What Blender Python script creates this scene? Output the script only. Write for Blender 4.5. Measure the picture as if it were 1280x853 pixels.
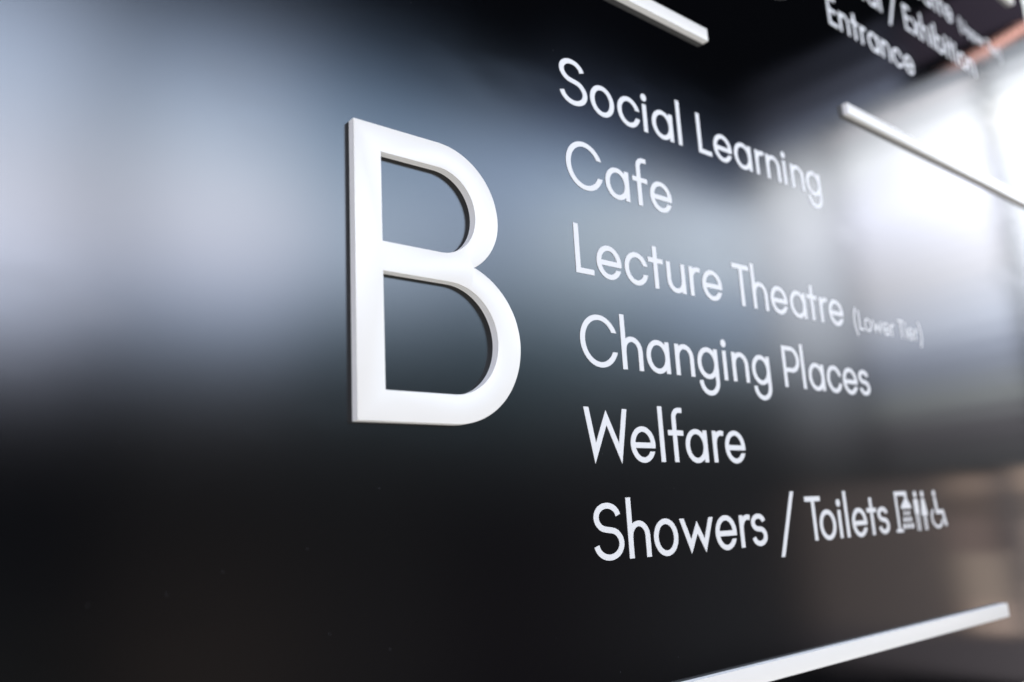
import bpy, bmesh, math, random
from mathutils import Vector, Matrix
from mathutils.geometry import delaunay_2d_cdt

sc = bpy.context.scene
for o in list(bpy.data.objects):
    bpy.data.objects.remove(o, do_unlink=True)
random.seed(4)
PI = math.pi
Z0 = 1.45                      # height of the "Lecture Theatre" baseline above the floor
MM = 0.001
PANEL_ROUGH = 0.20

# ------------------------------------------------------------------ camera
cam = bpy.data.cameras.new('camera')
cam.sensor_width = 36.0
cam.lens = 1053.2 / 1280 * 36
cam.clip_start = 0.01
cam.clip_end = 100
co = bpy.data.objects.new('camera', cam)
sc.collection.objects.link(co)
RX = Vector((0.77206843, -0.63340186, -0.05208096))
DN = Vector((0.09589024, 0.19710747, -0.97568115))
FW = Vector((0.6282638, 0.74829855, 0.21291751))
CAM = Vector((-0.36742, -0.36998, Z0 - 0.15613))
m = Matrix((RX, -DN, -FW)).transposed().to_4x4()
m.translation = CAM
co.matrix_world = m
cam.dof.use_dof = True
cam.dof.focus_distance = 0.505
cam.dof.aperture_fstop = 4.0
cam.dof.aperture_blades = 0
sc.camera = co

# ------------------------------------------------------------------ world and exposure
w = bpy.data.worlds.new('World')
sc.world = w
w.use_nodes = True
bg = w.node_tree.nodes['Background']
bg.inputs[0].default_value = (1.0, 0.93, 0.88, 1)
bg.inputs[1].default_value = 0.004
sc.view_settings.view_transform = 'Standard'
sc.view_settings.look = 'None'
sc.view_settings.exposure = 0
sc.view_settings.gamma = 1
sc.cycles.use_denoising = True
sc.cycles.sample_clamp_indirect = 6

# ------------------------------------------------------------------ lamps: the tall glazing facing the sign, and added unseen fill
def area(name, p0, p1, normal, L, col):
    """rectangular lamp filling the axis-aligned rectangle p0..p1 (camera-height-relative z), radiance L"""
    p0 = Vector(p0); p1 = Vector(p1)
    c = (p0 + p1) / 2
    d = p1 - p0
    n = Vector(normal)
    if abs(n.y) > .5:
        sx, sy, ax = abs(d.x), abs(d.z), Vector((1, 0, 0))
    elif abs(n.x) > .5:
        sx, sy, ax = abs(d.y), abs(d.z), Vector((0, 1, 0))
    else:
        sx, sy, ax = abs(d.x), abs(d.y), Vector((1, 0, 0))
    la = bpy.data.lights.new(name, 'AREA')
    la.shape = 'RECTANGLE'
    la.size, la.size_y = sx, sy
    la.energy = L * PI * sx * sy
    la.color = col
    o = bpy.data.objects.new(name, la)
    sc.collection.objects.link(o)
    zax = -n
    yax = zax.cross(ax)
    o.matrix_world = Matrix((ax, yax, zax)).transposed().to_4x4()
    o.matrix_world.translation = c
    return o

CZ = CAM.z
YF = -3.0                      # glazed front
XS = 4.83                      # glazed end wall
# what is seen through each pane, from the dark skyline up through bright low cloud to bluer sky: (r, g, b) radiance per level
FRONT_Z = [-.95, -.25, .1, .3, .52, .72, .87, 1.02, 1.2, 1.5, 1.85, 2.15, 2.4]
FRONT_X = [(-.85, .36), (.47, 1.22), (1.22, 1.98), (2.0, 2.7), (2.7, 3.4), (3.42, 4.78)]
FRONT = [
    [(0.18, 0.18, 0.17), (0.08, 0.08, 0.09), (0.06, 0.06, 0.07), (0.13, 0.13, 0.14), (0.87, 0.87, 1.01), (5.51, 5.95, 7.58), (15.94, 18.49, 24), (16.28, 16.61, 19.52), (14.56, 15.24, 17.64), (10.93, 12.84, 16.15), (8.71, 10.63, 14.44), (1.49, 1.73, 2.19)],
    [(0.31, 0.25, 0.22), (0.2, 0.17, 0.16), (0.13, 0.13, 0.13), (0.24, 0.23, 0.24), (1, 1.04, 1.15), (2.81, 3.39, 4.4), (6.41, 7.99, 10.96), (11.64, 12.84, 16.39), (15.52, 16.01, 18.23), (10.67, 12.63, 15.4), (5.75, 7.4, 10.6), (1.06, 1.27, 1.71)],
    [(0.19, 0.17, 0.17), (0.16, 0.15, 0.15), (0.16, 0.16, 0.17), (0.26, 0.28, 0.3), (0.56, 0.72, 0.84), (0.93, 1.29, 1.61), (1.85, 2.55, 3.3), (4.66, 5.91, 7.61), (8.42, 10.07, 12.68), (5.79, 7.52, 9.82), (3.22, 4.83, 7.27), (0.73, 0.97, 1.49)],
    [(0.11, 0.09, 0.1), (0.09, 0.08, 0.09), (0.14, 0.14, 0.15), (0.26, 0.29, 0.32), (0.5, 0.67, 0.79), (0.64, 0.92, 1.13), (0.94, 1.36, 1.73), (1.85, 2.55, 3.3), (4.39, 5.52, 7.23), (5.21, 6.5, 8.77), (4.55, 6.12, 8.7), (0.75, 0.99, 1.45)],
    [(0.15, 0.14, 0.15), (0.14, 0.13, 0.14), (0.17, 0.17, 0.19), (0.28, 0.31, 0.35), (0.66, 0.8, 0.92), (0.92, 1.22, 1.46), (1.28, 1.77, 2.19), (2.06, 2.84, 3.58), (5.05, 6.3, 7.75), (7.16, 8.38, 9.6), (5.74, 7.47, 9.9), (0.9, 1.26, 2.33)],
    [(0.19, 0.19, 0.21), (0.19, 0.19, 0.21), (0.18, 0.19, 0.21), (0.25, 0.27, 0.3), (0.41, 0.48, 0.55), (0.83, 0.99, 1.15), (1.66, 2.05, 2.48), (2.18, 2.79, 3.65), (3.51, 4.41, 5.78), (6.55, 7.5, 8.69), (6.82, 7.75, 9.06), (1.08, 1.38, 2.05)],
]
END_Z = [.17, .30, .48, .70, .92, 1.12, 1.6, 2.1, 2.32, 2.42, 2.50, 2.60]
END_Y = [(-2.95, -2.36), (-2.30, -1.36), (-1.30, -.05)]
END = [
    [(0.33, 0.34, 0.36), (0.54, 0.54, 0.59), (1.01, 1.07, 1.18), (1.56, 1.7, 1.95), (3.25, 3.53, 4.01), (4.92, 5.29, 5.95), (7.17, 7.48, 8.23), (6.25, 6.56, 7.07), (3.68, 3.89, 4.22), (2.52, 2.67, 2.98), (1.5, 1.66, 2.02)],
    [(0.33, 0.33, 0.35), (0.48, 0.46, 0.51), (1.21, 1.29, 1.34), (1.5, 1.67, 2.11), (3.22, 3.5, 4.16), (4.58, 4.65, 5.08), (6.99, 7.2, 8.32), (6.44, 6.66, 7.06), (4.08, 4.24, 4.52), (3.52, 3.53, 3.76), (1.35, 1.45, 1.65)],
    [(0.34, 0.35, 0.37), (0.59, 0.61, 0.66), (1.09, 1.17, 1.27), (1.69, 1.83, 2.09), (3.39, 3.65, 4.12), (5.11, 5.38, 5.91), (5.91, 6.18, 6.7), (6.53, 6.65, 6.66), (3.66, 3.83, 4.05), (2.36, 2.48, 2.68), (1.16, 1.25, 1.39)],
]
def rgb_lamp(name, p0, p1, n, c):
    k = max(c)
    return area(name, p0, p1, n, k, tuple(q / k for q in c))
for (x0, x1), col in zip(FRONT_X, FRONT):
    for i, c in enumerate(col):
        rgb_lamp('window_and_fill_lamp', (x0, YF, CZ + FRONT_Z[i]), (x1, YF, CZ + FRONT_Z[i + 1]), (0, 1, 0), c)
for (y0, y1), col in zip(END_Y, END):
    mid = [(END_Z[i] + END_Z[i + 1]) / 2 for i in range(len(col))]
    n = 26
    for i in range(n):
        za, zb = END_Z[0] + (END_Z[-1] - END_Z[0]) * i / n, END_Z[0] + (END_Z[-1] - END_Z[0]) * (i + 1) / n
        z = (za + zb) / 2
        k = max([j for j in range(len(mid)) if mid[j] <= z] + [0]); k = min(k, len(mid) - 2)
        t = min(1, max(0, (z - mid[k]) / (mid[k + 1] - mid[k])))
        c = tuple(p ** (1 - t) * q ** t for p, q in zip(col[k], col[k + 1]))
        rgb_lamp('end_window_and_fill_lamp', (XS, y0, CZ + za), (XS, y1, CZ + zb), (-1, 0, 0), c)
# unseen lamps added further left to light the letter's near edge
for x0, x1 in [(-4.0, -2.55), (-2.4, -1.0)]:
    rgb_lamp('window_and_fill_lamp', (x0, YF, CZ + .8), (x1, YF, CZ + 2.2), (0, 1, 0), (3.6, 3.8, 4.5))
rgb_lamp('end_window_and_fill_lamp', (-4.2, -2.9, CZ + .5), (-4.2, -.6, CZ + 2.2), (1, 0, 0), (4.0, 4.1, 5.0))
# dim lamps added for the brown patches and purple haze mirrored in the board
for y0, y1, z0, z1, c in [(-2.95, -2.0, -0.75, 0.15, (.62, .52, .50)), (-1.92, -1.64, 0.03, 0.15, (1.25, .95, .80)), (-1.92, -1.64, -0.10, 0.03, (.72, .56, .50)), (-1.94, -1.66, -0.30, -0.10, (1.0, .76, .69)), (-1.92, -1.64, -0.56, -0.30, (1.6, 1.28, 1.08)), (-1.90, -1.63, -0.74, -0.56, (2.1, 1.6, 1.36)), (-1.99, -1.93, -0.74, 0.15, (.75, .62, .58)), (-1.63, -1.55, -0.74, 0.15, (.55, .50, .52)),
                          (-1.54, -1.0, 0.03, 0.17, (1.5, 1.15, .95)), (-1.54, -1.0, -0.12, 0.03, (.80, .66, .60)), (-1.54, -1.0, -0.45, -0.12, (1.3, 1.05, .95)), (-1.54, -1.0, -0.74, -0.45, (2.0, 1.55, 1.35)), (-2.95, -0.6, -0.98, -0.75, (.42, .37, .40)), (-1.79, -1.72, 0.29, 0.35, (3.2, 2.5, .8)),
                          (-1.75, -0.2, 2.72, 3.05, (.13, .105, .15))]:
    rgb_lamp('warm_reflection_lamp', (XS, y0, CZ + z0), (XS, y1, CZ + z1), (-1, 0, 0), c)
for z0, z1, c in [(2.60, 2.72, (.70, .80, 1.1)), (2.72, 2.90, (.30, .33, .46)), (2.90, 3.15, (.11, .12, .17))]:  # dim bands added above the end window head to soften its reflected edge
    rgb_lamp('end_window_and_fill_lamp', (XS, -2.95, CZ + z0), (XS, -1.78, CZ + z1), (-1, 0, 0), c)
for z0, z1, c in [(2.40, 2.60, (.40, .50, .78)), (2.60, 2.85, (.13, .17, .26))]:  # same added softening above the front panes
    rgb_lamp('window_and_fill_lamp', (2.7, YF, CZ + z0), (4.78, YF, CZ + z1), (0, 1, 0), c)
st = area('strip_lamp', (XS, -1.50, CZ + 2.63), (XS, -0.7, CZ + 2.675), (-1, 0, 0), 4.4, (1.0, 0.54, 0.46))
st.rotation_euler.rotate_axis('Z', math.radians(10))
area('floor_bounce_lamp', (-4, -3, 0.0), (4.8, -0.2, 0.0), (0, 0, 1), 1.45, (1.0, 0.99, 0.975))  # added upward lamp in place of light bounced off a floor

# ------------------------------------------------------------------ materials
def mat(name, col, rough, noise=0.0, nscale=40, rvar=0.0, bump=0.0, bscale=600, spec=0.5):
    M = bpy.data.materials.new(name)
    M.use_nodes = True
    nt = M.node_tree
    P = nt.nodes['Principled BSDF']
    P.inputs['Base Color'].default_value = (*col, 1)
    P.inputs['Roughness'].default_value = rough
    P.inputs['Specular IOR Level'].default_value = spec
    tc = nt.nodes.new('ShaderNodeTexCoord')
    if noise or rvar:
        n = nt.nodes.new('ShaderNodeTexNoise')
        n.inputs['Scale'].default_value = nscale
        n.inputs['Detail'].default_value = 5
        nt.links.new(tc.outputs['Object'], n.inputs['Vector'])
        if noise:
            r = nt.nodes.new('ShaderNodeMix'); r.data_type = 'RGBA'
            r.inputs['A'].default_value = (*[c * (1 - noise) for c in col], 1)
            r.inputs['B'].default_value = (*[min(1, c * (1 + noise)) for c in col], 1)
            nt.links.new(n.outputs['Fac'], r.inputs['Factor'])
            nt.links.new(r.outputs['Result'], P.inputs['Base Color'])
        if rvar:
            mr = nt.nodes.new('ShaderNodeMapRange')
            mr.inputs['From Min'].default_value = .3
            mr.inputs['From Max'].default_value = .7
            mr.inputs['To Min'].default_value = rough - rvar
            mr.inputs['To Max'].default_value = rough + rvar
            nt.links.new(n.outputs['Fac'], mr.inputs['Value'])
            nt.links.new(mr.outputs['Result'], P.inputs['Roughness'])
    if bump:
        n2 = nt.nodes.new('ShaderNodeTexNoise')
        n2.inputs['Scale'].default_value = bscale
        n2.inputs['Detail'].default_value = 3
        nt.links.new(tc.outputs['Object'], n2.inputs['Vector'])
        bp = nt.nodes.new('ShaderNodeBump')
        bp.inputs['Strength'].default_value = bump
        bp.inputs['Distance'].default_value = 0.0002
        nt.links.new(n2.outputs['Fac'], bp.inputs['Height'])
        nt.links.new(bp.outputs['Normal'], P.inputs['Normal'])
    return M

M_white = mat('white_acrylic', (0.545, 0.51, 0.455), 0.32, noise=.012, nscale=60, rvar=.02, spec=.36)
M_edge = mat('white_cut_edge', (0.78, 0.765, 0.74), 0.5, noise=.03, nscale=300)
M_vinyl = mat('white_vinyl', (0.475, 0.453, 0.425), 0.5, noise=.02, nscale=200)
M_wall = mat('cream_wall', (0.62, 0.60, 0.50), 0.8, noise=.06, nscale=25, bump=.3)
# satin black powder coat: near-black body under a smooth clear skin with a soft sheen
M_panel = bpy.data.materials.new('black_powder_coat')
M_panel.use_nodes = True
nt = M_panel.node_tree
nt.nodes.remove(nt.nodes['Principled BSDF'])
N = nt.nodes.new
tc = N('ShaderNodeTexCoord')
vo = N('ShaderNodeTexVoronoi'); vo.inputs['Scale'].default_value = 75          # sparse dust
nt.links.new(tc.outputs['Object'], vo.inputs['Vector'])
lt = N('ShaderNodeMath'); lt.operation = 'LESS_THAN'; lt.inputs[1].default_value = 0.02
nt.links.new(vo.outputs['Distance'], lt.inputs[0])
mx = N('ShaderNodeMix'); mx.data_type = 'RGBA'
mx.inputs['A'].default_value = (0.0010, 0.0011, 0.0014, 1)
mx.inputs['B'].default_value = (0.03, 0.03, 0.032, 1)
nt.links.new(lt.outputs[0], mx.inputs['Factor'])
di = N('ShaderNodeBsdfDiffuse')
nt.links.new(mx.outputs['Result'], di.inputs['Color'])
gl = N('ShaderNodeBsdfAnisotropic'); gl.distribution = 'BECKMANN'
gl.inputs['Color'].default_value = (1, 1, 1, 1)
nz = N('ShaderNodeTexNoise'); nz.inputs['Scale'].default_value = 9; nz.inputs['Detail'].default_value = 5
nt.links.new(tc.outputs['Object'], nz.inputs['Vector'])
mr = N('ShaderNodeMapRange')
mr.inputs['From Min'].default_value = .3; mr.inputs['From Max'].default_value = .7
mr.inputs['To Min'].default_value = PANEL_ROUGH - .008; mr.inputs['To Max'].default_value = PANEL_ROUGH + .008
nt.links.new(nz.outputs['Fac'], mr.inputs['Value'])
# like any semi-gloss coat it turns more mirror-like towards grazing incidence
lw = N('ShaderNodeLayerWeight'); lw.inputs['Blend'].default_value = .5
gz_ = N('ShaderNodeMapRange'); gz_.interpolation_type = 'SMOOTHSTEP'
gz_.inputs['From Min'].default_value = .22; gz_.inputs['From Max'].default_value = .70
gz_.inputs['To Min'].default_value = 1.0; gz_.inputs['To Max'].default_value = .45
nt.links.new(lw.outputs['Facing'], gz_.inputs['Value'])
mu = N('ShaderNodeMath'); mu.operation = 'MULTIPLY'
nt.links.new(mr.outputs['Result'], mu.inputs[0]); nt.links.new(gz_.outputs['Result'], mu.inputs[1])
nt.links.new(mu.outputs[0], gl.inputs['Roughness'])
# faint orange peel of the coat, and a few wiped smears that dull the sheen
pe = N('ShaderNodeTexNoise'); pe.inputs['Scale'].default_value = 900; pe.inputs['Detail'].default_value = 2
nt.links.new(tc.outputs['Object'], pe.inputs['Vector'])
bp = N('ShaderNodeBump'); bp.inputs['Strength'].default_value = 1.0; bp.inputs['Distance'].default_value = 6e-6
nt.links.new(pe.outputs['Fac'], bp.inputs['Height'])
nt.links.new(bp.outputs['Normal'], gl.inputs['Normal'])
mp = N('ShaderNodeMapping'); mp.inputs['Rotation'].default_value = (0, .5, 0); mp.inputs['Scale'].default_value = (7, 1, 22)
nt.links.new(tc.outputs['Object'], mp.inputs['Vector'])
sm = N('ShaderNodeTexNoise'); sm.inputs['Scale'].default_value = 1.0; sm.inputs['Detail'].default_value = 4
nt.links.new(mp.outputs['Vector'], sm.inputs['Vector'])
sr = N('ShaderNodeMapRange'); sr.inputs['From Min'].default_value = .56; sr.inputs['From Max'].default_value = .72
sr.inputs['To Min'].default_value = 0; sr.inputs['To Max'].default_value = .028
nt.links.new(sm.outputs['Fac'], sr.inputs['Value'])
ad = N('ShaderNodeMath'); ad.operation = 'ADD'
nt.links.new(mu.outputs[0], ad.inputs[0]); nt.links.new(sr.outputs['Result'], ad.inputs[1])
nt.links.new(ad.outputs[0], gl.inputs['Roughness'])
fr = N('ShaderNodeFresnel'); fr.inputs['IOR'].default_value = 1.5
ms = N('ShaderNodeMixShader')
nt.links.new(fr.outputs[0], ms.inputs[0])
nt.links.new(di.outputs[0], ms.inputs[1])
nt.links.new(gl.outputs[0], ms.inputs[2])
nt.links.new(ms.outputs[0], nt.nodes['Material Output'].inputs['Surface'])

# ------------------------------------------------------------------ mesh helpers (2-D shapes in mm: x right, z up)
def link(name, me, mats, parent=None, loc=None):
    o = bpy.data.objects.new(name, me)
    for q in mats:
        if q.name not in [k.name for k in me.materials if k]:
            me.materials.append(q)
    sc.collection.objects.link(o)
    if parent: o.parent = parent
    if loc: o.location = loc
    return o

def empty(name, loc, parent=None):
    o = bpy.data.objects.new(name, None)
    o.empty_display_size = .02
    sc.collection.objects.link(o)
    o.location = loc
    if parent: o.parent = parent
    return o

def tag(o, label=None, cat=None, group=None, kind=None):
    for k, v in (('label', label), ('category', cat), ('group', group), ('kind', kind)):
        if v: o[k] = v
    return o

def box(name, x0, x1, y0, y1, z0, z1, M, bev=0, parent=None):
    bm = bmesh.new()
    bmesh.ops.create_cube(bm, size=1)
    for v in bm.verts:
        v.co = Vector((x0 + (v.co.x + .5) * (x1 - x0), y0 + (v.co.y + .5) * (y1 - y0), z0 + (v.co.z + .5) * (z1 - z0)))
    if bev:
        bmesh.ops.bevel(bm, geom=bm.edges[:], offset=bev, segments=2, affect='EDGES')
    me = bpy.data.meshes.new(name); bm.to_mesh(me); bm.free()
    return link(name, me, [M], parent)

def inside(poly, x, y):
    r = False
    j = len(poly) - 1
    for i in range(len(poly)):
        xi, yi = poly[i]; xj, yj = poly[j]
        if (yi > y) != (yj > y) and x < (xj - xi) * (y - yi) / (yj - yi) + xi:
            r = not r
        j = i
    return r

def cdt(rings):
    vs, es = [], []
    for r in rings:
        k = len(vs)
        vs += [Vector(p) for p in r]
        es += [(k + i, k + (i + 1) % len(r)) for i in range(len(r))]
    ov, oe, of, *_ = delaunay_2d_cdt(vs, es, [], 0, 1e-4)
    return [(v.x, v.y) for v in ov], of

def flat_mesh(name, shape, t=0.3, back=0.1):
    """union of the shape's pieces minus its cuts, as a thin solid t mm thick in front of y=0"""
    add, cut = shape
    rings = [r for pc in add for r in pc] + cut
    v, f = cdt(rings)
    keep = []
    for t3 in f:
        cx = sum(v[i][0] for i in t3) / 3; cy = sum(v[i][1] for i in t3) / 3
        if any(sum(inside(r, cx, cy) for r in pc) % 2 for pc in add) and not any(inside(r, cx, cy) for r in cut):
            keep.append(tuple(t3))
    V = [(x * MM, -t * MM, z * MM) for x, z in v] + [(x * MM, back * MM, z * MM) for x, z in v]
    n = len(v)
    F = []
    edges = {}
    for t3 in keep:
        a, b, c = t3
        ar = (v[b][0] - v[a][0]) * (v[c][1] - v[a][1]) - (v[c][0] - v[a][0]) * (v[b][1] - v[a][1])
        if ar < 0: a, b, c = a, c, b
        F.append((a, b, c))
        for e in ((a, b), (b, c), (c, a)): edges[e] = 1
    for (a, b) in list(edges):
        if (b, a) not in edges: F.append((b, a, a + n, b + n))
    used = sorted({i for q in F for i in q}); mp = {k: i for i, k in enumerate(used)}
    me = bpy.data.meshes.new(name)
    me.from_pydata([V[k] for k in used], [], [tuple(mp[i] for i in q) for q in F])
    me.update()
    return me

def offset_ring(r, d):
    """shift a ring to its left by d (CCW outer: inwards; CW hole: into the solid)"""
    n = len(r); out = []
    for i in range(n):
        p, q, s = Vector(r[i - 1]), Vector(r[i]), Vector(r[(i + 1) % n])
        a = (q - p).normalized(); b = (s - q).normalized()
        na, nb = Vector((-a.y, a.x)), Vector((-b.y, b.x))
        k = 1 + na.dot(nb)
        out.append(tuple(q + (na + nb) * (d / max(k, .25))))
    return out

def finish(me):
    bm = bmesh.new(); bm.from_mesh(me)
    bmesh.ops.remove_doubles(bm, verts=bm.verts, dist=2e-6)
    bm.to_mesh(me); bm.free()
    me.shade_smooth(); me.set_sharp_from_angle(angle=math.radians(25))
    return me

def solid_mesh(name, rings, yb, yf, bev):
    """rings (outer CCW, holes CW, mm): a front face with a rounded arris and the sawn side edge behind it"""
    out = []
    for stages, cap in (([(0, yf - bev), (bev * .3, yf - bev * .3), (bev, yf)], True), ([(0, yb), (0, yf - bev)], False)):
        V, F = [], []
        for r in rings:
            n = len(r); base = len(V)
            for d, y in stages:
                V += [(x * MM, -y * MM, z * MM) for x, z in offset_ring(r, d)]
            for s in range(len(stages) - 1):
                for i in range(n):
                    j = (i + 1) % n
                    F.append((base + s * n + i, base + s * n + j, base + (s + 1) * n + j, base + (s + 1) * n + i))
        if cap:
            rr = [offset_ring(r, bev) for r in rings]
            v, f = cdt(rr); k = len(V)
            V += [(x * MM, -yf * MM, z * MM) for x, z in v]
            for t3 in f:
                cx = sum(v[i][0] for i in t3) / 3; cy = sum(v[i][1] for i in t3) / 3
                if sum(inside(r, cx, cy) for r in rr) % 2:
                    a, b, c = t3
                    ar = (v[b][0] - v[a][0]) * (v[c][1] - v[a][1]) - (v[c][0] - v[a][0]) * (v[b][1] - v[a][1])
                    if ar < 0: b, c = c, b
                    F.append((k + a, k + b, k + c))
        me = bpy.data.meshes.new(name if cap else 'side_edge')
        me.from_pydata(V, [], F)
        out.append(finish(me))
    return out

# ------------------------------------------------------------------ the typeface: round geometric sans, cap 33.7, x-height 22.4
WV, WH = 2.15, 1.76             # half pen width for upright and for level strokes
def hw(nx, ny, k=1): return k * math.hypot(WV * nx, WH * ny)
def rect(x0, x1, z0, z1): return [[(x0, z0), (x1, z0), (x1, z1), (x0, z1)]]
def ell(cx, cz, rx, rz, a0, a1, n=20):
    return [(cx + rx * math.cos(math.radians(a0 + (a1 - a0) * i / n)), cz + rz * math.sin(math.radians(a0 + (a1 - a0) * i / n))) for i in range(n + 1)]
def ring(cx, cz, R, n=40):
    return [ell(cx, cz, R, R, 0, 360, n)[:-1], ell(cx, cz, R - 2 * WV, R - 2 * WH, 0, 360, n)[:-1]]
def disc(cx, cz, r, n=18): return [ell(cx, cz, r, r, 0, 360, n)[:-1]]
def stroke(path, hcap=False, k=1):
    L, Rr = [], []
    n = len(path)
    seg = []
    for i in range(n - 1):
        d = (Vector(path[i + 1]) - Vector(path[i])).normalized()
        nn = Vector((-d.y, d.x)); seg.append((d, nn, hw(nn.x, nn.y, k)))
    for side, out in ((1, L), (-1, Rr)):
        for i in range(n):
            p = Vector(path[i])
            if i in (0, n - 1):
                d, nn, h = seg[0 if i == 0 else -1]
                q = p + nn * h * side
                if hcap and abs(d.y) > .1: q = q + d * ((p.y - q.y) / d.y)
            else:
                d1, n1, h1 = seg[i - 1]; d2, n2, h2 = seg[i]
                a = p + n1 * h1 * side; b = p + n2 * h2 * side
                cr = d1.x * d2.y - d1.y * d2.x
                if abs(cr) < 1e-4: q = a
                else:
                    t = ((b - a).x * d2.y - (b - a).y * d2.x) / cr
                    q = a + d1 * t
            out.append((q.x, q.y))
    return [L + Rr[::-1]]
def bez(p0, p1, p2, p3, n=10):
    r = []
    for i in range(n + 1):
        t = i / n
        r.append(tuple((1 - t) ** 3 * a + 3 * t * (1 - t) ** 2 * b + 3 * t * t * (1 - t) * c + t ** 3 * d for a, b, c, d in zip(p0, p1, p2, p3)))
    return r
CAP, XH, ASC = 33.7, 22.3, 37.2
R0 = 11.85
def s_shape(W, H, ru, rl):
    # centre line: upper bowl, spine, lower bowl
    top, bot = H - WH, WH
    mid = (top + bot) / 2 + .03 * H
    cu, cl = (top + mid) / 2, (mid + bot) / 2
    zu, zl = (top - mid) / 2, (mid - bot) / 2
    xu = W * .5 - .3; xl = W * .5
    up = ell(xu, cu, ru, zu, 10, 215, 22)
    lo = ell(xl, cl, rl, zl, 35, -172, 22)
    p0, p3 = up[-1], lo[0]
    d0 = Vector(up[-1]) - Vector(up[-2]); d3 = Vector(lo[1]) - Vector(lo[0])
    g = (Vector(p3) - Vector(p0)).length * .36
    p1 = Vector(p0) + d0.normalized() * g; p2 = Vector(p3) - d3.normalized() * g
    return stroke(up[:-1] + bez(p0, tuple(p1), tuple(p2), p3, 8) + lo[1:])
def arch(x0, x1, zt, k=0):
    r = (x1 - x0) / 2
    return ell((x0 + x1) / 2, zt - r, r, r, 180, 0, 18)
def glyph(c):
    S = 4.3
    if c == 'o': return [ring(R0, 11.2, R0)], [], 2 * R0, 1.7, 1.7
    if c == 'c': return [ring(R0, 11.2, R0)], [[(R0 + 2, 8.0), (30, 8.0), (30, 14.2), (R0 + 2, 14.2)]], 23.2, 1.7, 1.6
    if c == 'e': return [ring(R0, 11.2, R0), rect(2, 2 * R0 - .45, 8.9, 12.5)], [[(R0 + 3, 6.7), (30, 6.7), (30, 8.88), (R0 + 3, 8.88)]], 2 * R0, 1.7, 1.6
    if c == 'a': return [ring(11.6, 11.2, 11.75), rect(19.4, 23.7, 0, XH)], [], 23.7, 1.7, 2.7
    if c == 'g':
        return [ring(11.6, 11.2, 11.75), stroke([(21.4, XH), (21.4, -1.6)] + ell(11.9, -1.8, 9.5, 8.9, 0, -180, 22)[1:])], [], 23.7, 1.7, 2.7
    if c in 'bp':
        return [ring(12.1, 11.2, 11.75), rect(0, S, 0 if c == 'b' else -11.5, ASC if c == 'b' else XH)], [], 23.8, 2.7, 1.7
    if c == 'd': return [ring(11.6, 11.2, 11.75), rect(19.4, 23.7, 0, ASC)], [], 23.7, 1.7, 2.7
    if c in 'nh':
        return [rect(0, S, 0, XH if c == 'n' else ASC), stroke(arch(2.3, 18.1, 20.95) + [(18.1, 0)])], [], 20.4, 2.7, 2.6
    if c == 'u':
        return [rect(16.1, 20.4, 0, XH), stroke([(2.3, XH)] + ell(10.2, 9.2, 7.9, 7.9, 180, 360, 18))], [], 20.4, 2.6, 2.7
    if c == 'r': return [rect(0, S, 0, XH), stroke(ell(9.9, 13.2, 7.6, 7.7, 180, 68, 12))], [], 13.2, 2.7, .6
    if c == 'i': return [rect(.45, .45 + S, 0, XH), disc(2.75, 27.8, 3.05)], [], 5.5, 2.3, 2.3
    if c == 'l': return [rect(0, S, 0, ASC)], [], S, 2.7, 2.7
    if c == 't': return [rect(5.5, 5.5 + S, 0, 31.0), rect(0, 15.6, 18.7, 22.3)], [], 15.6, .8, .8
    if c == 'f':
        return [stroke([(6.9, 0), (6.9, 29.8)] + ell(12.4, 29.8, 5.5, 5.5, 180, 90, 10)[1:] + [(16.0, 35.3)]), rect(0, 15.8, 17.9, 21.5)], [], 16.0, .6, .2
    if c == 's': return [s_shape(18.2, 22.8, 6.6, 7.0)], [], 18.2, 1.5, 1.4
    if c == 'w': return [stroke([(2.5, XH), (10.6, 3.9), (18.0, 16.2), (25.3, 3.9), (33.4, XH)], True, 1)], [], 36.0, .3, .3
    if c == 'x': return [stroke([(2.8, XH), (18.2, 0)], True), stroke([(18.2, XH), (2.8, 0)], True)], [], 21, .3, .3
    if c == 'v': return [stroke([(2.5, XH), (10.6, -.5), (18.7, XH)], True)], [], 21.2, .3, .3
    if c == 'S': return [s_shape(24.6, 34.4, 9.6, 10.9)], [], 25.0, 1.4, 1.6
    if c == 'C': return [ring(17.4, 16.85, 17.4)], [[(20, 10.5), (40, 10.5), (40, 23.4), (20, 23.4)]], 33.4, 1.8, 1.6
    if c == 'L': return [rect(0, S, 0, CAP), rect(4, 16.4, 0, 3.75)], [], 16.4, 2.9, .5
    if c == 'T': return [rect(0, 22.0, CAP - 3.8, CAP), rect(8.85, 13.15, 0, CAP - 2)], [], 22.0, .5, .5
    if c == 'E': return [rect(0, S, 0, CAP), rect(4, 17.2, 0, 3.75), rect(4, 16.2, 15.5, 19.2), rect(4, 17.2, CAP - 3.75, CAP)], [], 17.2, 2.9, 1.4
    if c == 'W': return [stroke([(2.45, CAP), (8.3, 5.0), (19.6, 27.6), (30.6, 5.0), (36.9, CAP)], True)], [], 39.2, .3, .3
    if c == 'P': return [rect(0, S, 0, CAP), stroke([(2, CAP - WH)] + ell(12.6, 23.0, 9.2, 8.85, 90, -90, 18) + [(2, 14.15)])], [], 24.1, 2.9, 1.6
    if c == 'U': return [stroke([(2.3, CAP), (2.3, 12.2)] + ell(12.6, 12.2, 10.3, 10.7, 180, 360, 22)[1:] + [(22.9, CAP)])], [], 25.2, 2.7, 2.7
    if c == 'G': return [ring(17.4, 16.85, 17.4), rect(18, 34.6, 14.4, 18.1)], [[(20, 18.1), (40, 18.1), (40, 23.4), (20, 23.4)]], 34.8, 1.8, 1.8
    if c == '/': return [stroke([(2.5, -9.4), (23.0, 38.0)], True)], [], 25.5, 1, 1
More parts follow.
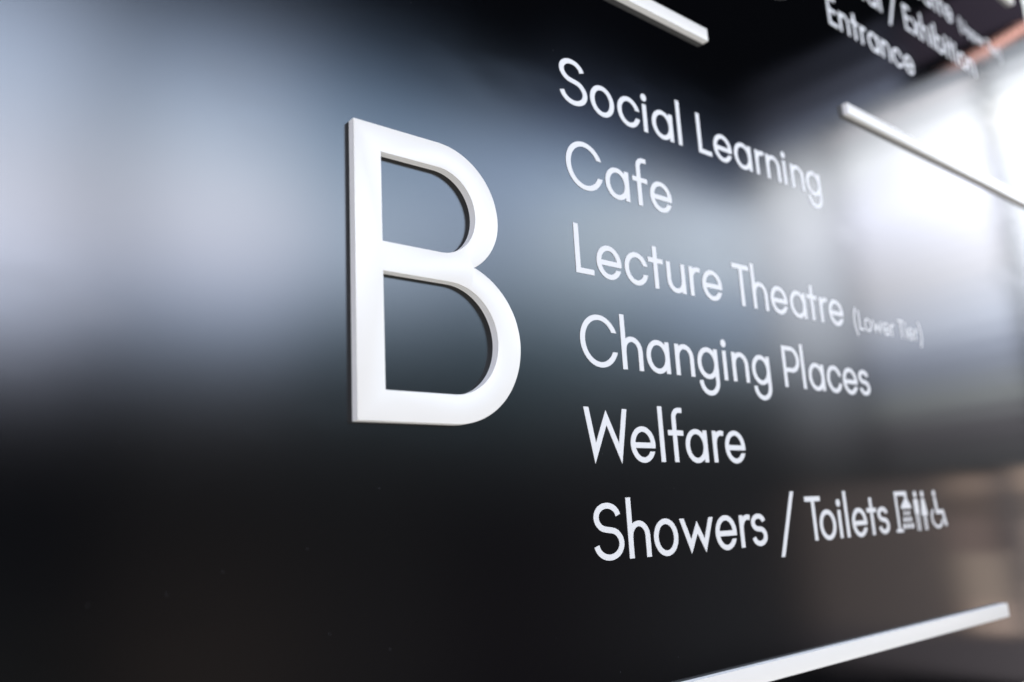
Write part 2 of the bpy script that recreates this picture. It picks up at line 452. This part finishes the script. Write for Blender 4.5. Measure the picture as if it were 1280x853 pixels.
    if c == '(': return [stroke(ell(44, 13.5, 41.7, 41.7, 145, 215, 14))], [], 12, 1.5, 1
    if c == ')': return [stroke(ell(-32, 13.5, 41.7, 41.7, 35, -35, 14))], [], 12, 1, 1.5
    raise KeyError(c)

# ------------------------------------------------------------------ setting: the wall the sign hangs on
wall = box('wall', -3.0, 2.6, 0.016, 0.14, 0.0, 3.2, M_wall)
tag(wall, kind='structure')

# ------------------------------------------------------------------ the directory board with its flat vinyl lettering
sign = empty('directory_sign', (0, 0, Z0))
tag(sign, 'large satin black directory board with white vinyl lettering, filling the picture', 'sign')
board = box('board', -1.25, 1.004, 0.0, 0.014, -0.3355, 0.95, M_panel, bev=.0008, parent=sign)

CACHE = {}
def letter_mesh(c):
    if c not in CACHE:
        g = glyph(c)
        me = flat_mesh('letter', (g[0], g[1]))
        me.materials.append(M_vinyl)
        CACHE[c] = me
    return CACHE[c]

def line(label, z, items=None, text=None, x=0.0, k=1.0, track=0.0, parent=None):
    """one row of lettering: explicit (character, left edge mm) items or running text from x"""
    t = parent
    if t is None:
        t = empty('text_line', (0, 0, z * MM), sign)
        t['label'] = label
    if items:
        for c, lx in items:
            o = link('letter', letter_mesh(c), [], t, (lx * MM, 0, 0))
    if text:
        first = True
        for c in text:
            if c == ' ':
                x += 13.4 * k; continue
            _, _, wd, lb, rb = glyph(c)
            if not first: x += (lb + track) * k
            first = False
            o = link('letter', letter_mesh(c), [], t, (x * MM, 0, 0))
            o.scale = (k, 1, k)
            x += (wd + rb) * k
    return t

def seq(s, xs): return list(zip(s.replace(' ', ''), xs))
PITCH = 60.0
line('white vinyl lettering reading Social Learning', 119.7,
     seq('Social Learning', [-2.8, 25.5, 52.8, 79.5, 89.9, 119.2, 143.5, 163.2, 190.5, 220.0, 235.5, 260.3, 272.6, 296.6]))
line('white vinyl lettering reading Cafe', 59.8, seq('Cafe', [-2.3, 34.3, 62.0, 80.0]))
l3 = line('white vinyl lettering reading Lecture Theatre with smaller bracketed words Lower Tier', 0.1,
     seq('Lecture Theatre', [0, 19.4, 46.3, 70.8, 90.0, 115.3, 130.1, 168.7, 193.3, 217.6, 245.3, 271.6, 290.8, 305.2]))
line('', 0, text='(Lower Tier)', x=346.0, k=.54, track=.0, parent=l3)
line('white vinyl lettering reading Changing Places', -60.5,
     seq('Changing Places', [-0.9, 36.7, 60.9, 90.7, 115.2, 144.5, 156.0, 180.9, 223.5, 250.0, 259.6, 287.4, 313.2, 340.1]))
line('white vinyl lettering reading Welfare', -120.7, seq('Welfare', [-2.7, 38.0, 66.6, 75.6, 93.2, 123.0, 137.0]))
l6 = line('white vinyl lettering reading Showers / Toilets with four pictograms', -180.3,
     seq('Showers/Toilets', [-0.6, 28.8, 52.6, 78.5, 116.0, 143.9, 157.8, 190.7, 230.0, 247.8, 275.6, 287.0, 296.9, 322.2, 339.6]))
l7 = line('white vinyl lettering reading Entrance, cut out of focus near the top', 320.5, text='Entrance', x=382.5, track=.1)
line('white vinyl lettering reading Social / Exhibition at the top edge', 380.5, text='Social', x=382.0)
l8 = [o for o in sign.children if o.get('label', '').startswith('white vinyl lettering reading Social / Exh')][0]
line('', 0, items=[('/', 521.0)], parent=l8)
line('', 0, text='Exhibition', x=562.5, track=.1, parent=l8)
l9 = line('white vinyl lettering reading Lecture Theatre with smaller bracketed words Upper Tier', 440.3,
     seq('Lecture Theatre', [381 + q for q in (0, 19.4, 46.3, 70.8, 90.0, 115.3, 130.1, 168.7, 193.3, 217.6, 245.3, 271.6, 290.8, 305.2)]))
line('', 0, text='(Upper Tier)', x=381 + 346.0, k=.545, track=.1, parent=l9)

# pictograms at the end of the last row (mm from the row's origin)
def pictogram(name, add, cut=()):
    me = flat_mesh(name, (add, list(cut)))
    return link(name, me, [M_vinyl], l6)
drops = []
for row, (z0, z1, x0, x1) in enumerate([(14.2, 18.0, 386.2, 397.4), (8.6, 12.5, 384.3, 399.3), (2.8, 6.9, 382.4, 401.6)]):
    n = 3
    wd = (x1 - x0 - 2.2 * (n - 1)) / n
    for i in range(n):
        a = x0 + i * (wd + 2.2)
        drops.append(rect(a, a + wd, z0, z1))
pictogram('shower_symbol', [rect(373.2, 376.8, 1, 35.2), rect(369.4, 381.2, 0, 2.7), rect(373, 395.6, 31.6, 35.21), rect(391.2, 395.6, 26, 33),
          [[(382.8, 20.0), (401.4, 20.0), (401.0, 22.4), (395.9, 28.2), (390.6, 28.2), (383.2, 22.4)]]] + drops)
pictogram('man_symbol', [disc(411.6, 32.3, 2.95), [[(407.5, 15), (415.6, 15), (415.6, 27), (414.4, 28.3), (408.7, 28.3), (407.5, 27)]],
          rect(408.4, 410.5, 0, 16), rect(412.6, 414.7, 0, 16)])
pictogram('woman_symbol', [disc(425.6, 32.3, 2.95), [[(419.5, 13.2), (431.7, 13.2), (428.2, 27.6), (427.6, 28.3), (423.6, 28.3), (422.6, 27.6)]],
          rect(422.9, 424.9, 0, 14), rect(426.3, 428.3, 0, 14)])
pictogram('wheelchair_symbol', [disc(449.4, 32.4, 2.95), stroke([(449.6, 29), (451.0, 15.4), (462.6, 15.4), (466.2, 2.2)]),
          stroke(ell(449.6, 10.4, 10.6, 8.6, 125, 345, 26), k=.7)])

# ------------------------------------------------------------------ raised white letters on black spacers
def circ(cx, cz, rx, rz, a0, a1, n): return ell(cx, cz, rx, rz, a0, a1, n)
xl, xr = -164.6, -57.6
T, Bt = 57.3, -102.6
# outer outline, counter-clockwise from the foot of the stem
lowR, upR = (-105.4, -55.4), (-111.5, 17.1)
outer = [(xl, Bt)] + circ(lowR[0], lowR[1], 47.6, 47.2, -90, 0, 30)
up_part = circ(lowR[0], lowR[1], 47.6, 44.8, 0, 90, 60)[1:]
dn_part = circ(upR[0], upR[1], 41.3, 36.5, -90, 0, 60)
NOTCH_X = -89.4
outer += [q for q in up_part if q[0] > NOTCH_X + .4]
outer += [(NOTCH_X, -13.7)]
outer += [q for q in dn_part if q[0] > NOTCH_X + .4]
outer += circ(upR[0], upR[1], 41.3, 40.2, 0, 90, 30)[1:] + [(xl, T)]
si = -148.4
c1 = [(si, -7.9)] + circ(upR[0], upR[1], 24.8, 25.0, -90, 90, 44) + [(si, 42.1)]
c2 = [(si, -86.6)] + circ(lowR[0], lowR[1], 31.1, 31.2, -90, 90, 50) + [(si, -24.2)]
b_rings = [outer, c1[::-1], c2[::-1]]
THICK = 5.3                   # mm, the letters and bars lie flat on the board
# outlines were measured on a plane 8.8 mm in front of the board; carry them onto the true front face
KF = (369.98 - THICK) / (369.98 - 8.8)
def true_front(r): return [(-367.42 + (x + 367.42) * KF, -156.13 + (z + 156.13) * KF) for x, z in r]
def raised(name, rings, label, cat, loc=None, group=None):
    rings = [true_front(r) for r in rings]
    x0 = min(p[0] for p in rings[0]); z0 = min(p[1] for p in rings[0])
    rings = [[(x - x0, z - z0) for x, z in r] for r in rings]
    o = empty(name, (x0 * MM, 0, Z0 + z0 * MM))
    tag(o, label, cat, group)
    front, side = solid_mesh('front_face', rings, -.05, THICK, .35)
    link('front_face', front, [M_white], o)
    link('side_edge', side, [M_edge], o)
    return o
raised('raised_letter', b_rings, 'big raised white letter B standing off the black board left of the lettering', 'letter',
       None)
# the letter of the storey above: only the foot of its curve reaches into the picture
gx, gz, GR = 268.0, 391.0, 81.5
ga, gi = math.degrees(math.asin(38 / GR)), math.degrees(math.asin(38 / (GR - 16)))
g_out = ell(0, 0, GR, GR, ga, 360 - 1.5, 90)
g_in = ell(0, 0, GR - 16, GR - 16, 360 - 1.5 - 12.6, gi, 80)
G = g_out + [(GR - .2, 14.0), (10, 14.0), (10, -2.0)] + [(GR - 16 - 1.0, -2.0)] + [q for q in g_in if True]
raised('raised_letter', [[(x + gx, z + gz) for x, z in G]], 'raised white round letter cut off by the top edge of the picture', 'letter')

def bar(x0, x1, z0, z1, label):
    r = [[(x0, z0), (x1, z0), (x1, z1), (x0, z1)]]
    return raised('divider_bar', r, label, 'bar', group='raised divider bars on the board')
bar(-396, 159.6, 217.0, 228.0, 'raised white bar above Social Learning, its right end showing at the top edge')
bar(376.5, 932, 216.5, 227.8, 'raised white bar under Entrance running off the right edge')
bar(-5, 551.4, -268.7, -256.6, 'raised white bar under Showers / Toilets along the bottom')
bar(376.5, 932, 552, 563.4, 'raised white bar whose blurred end shows in the top right corner')
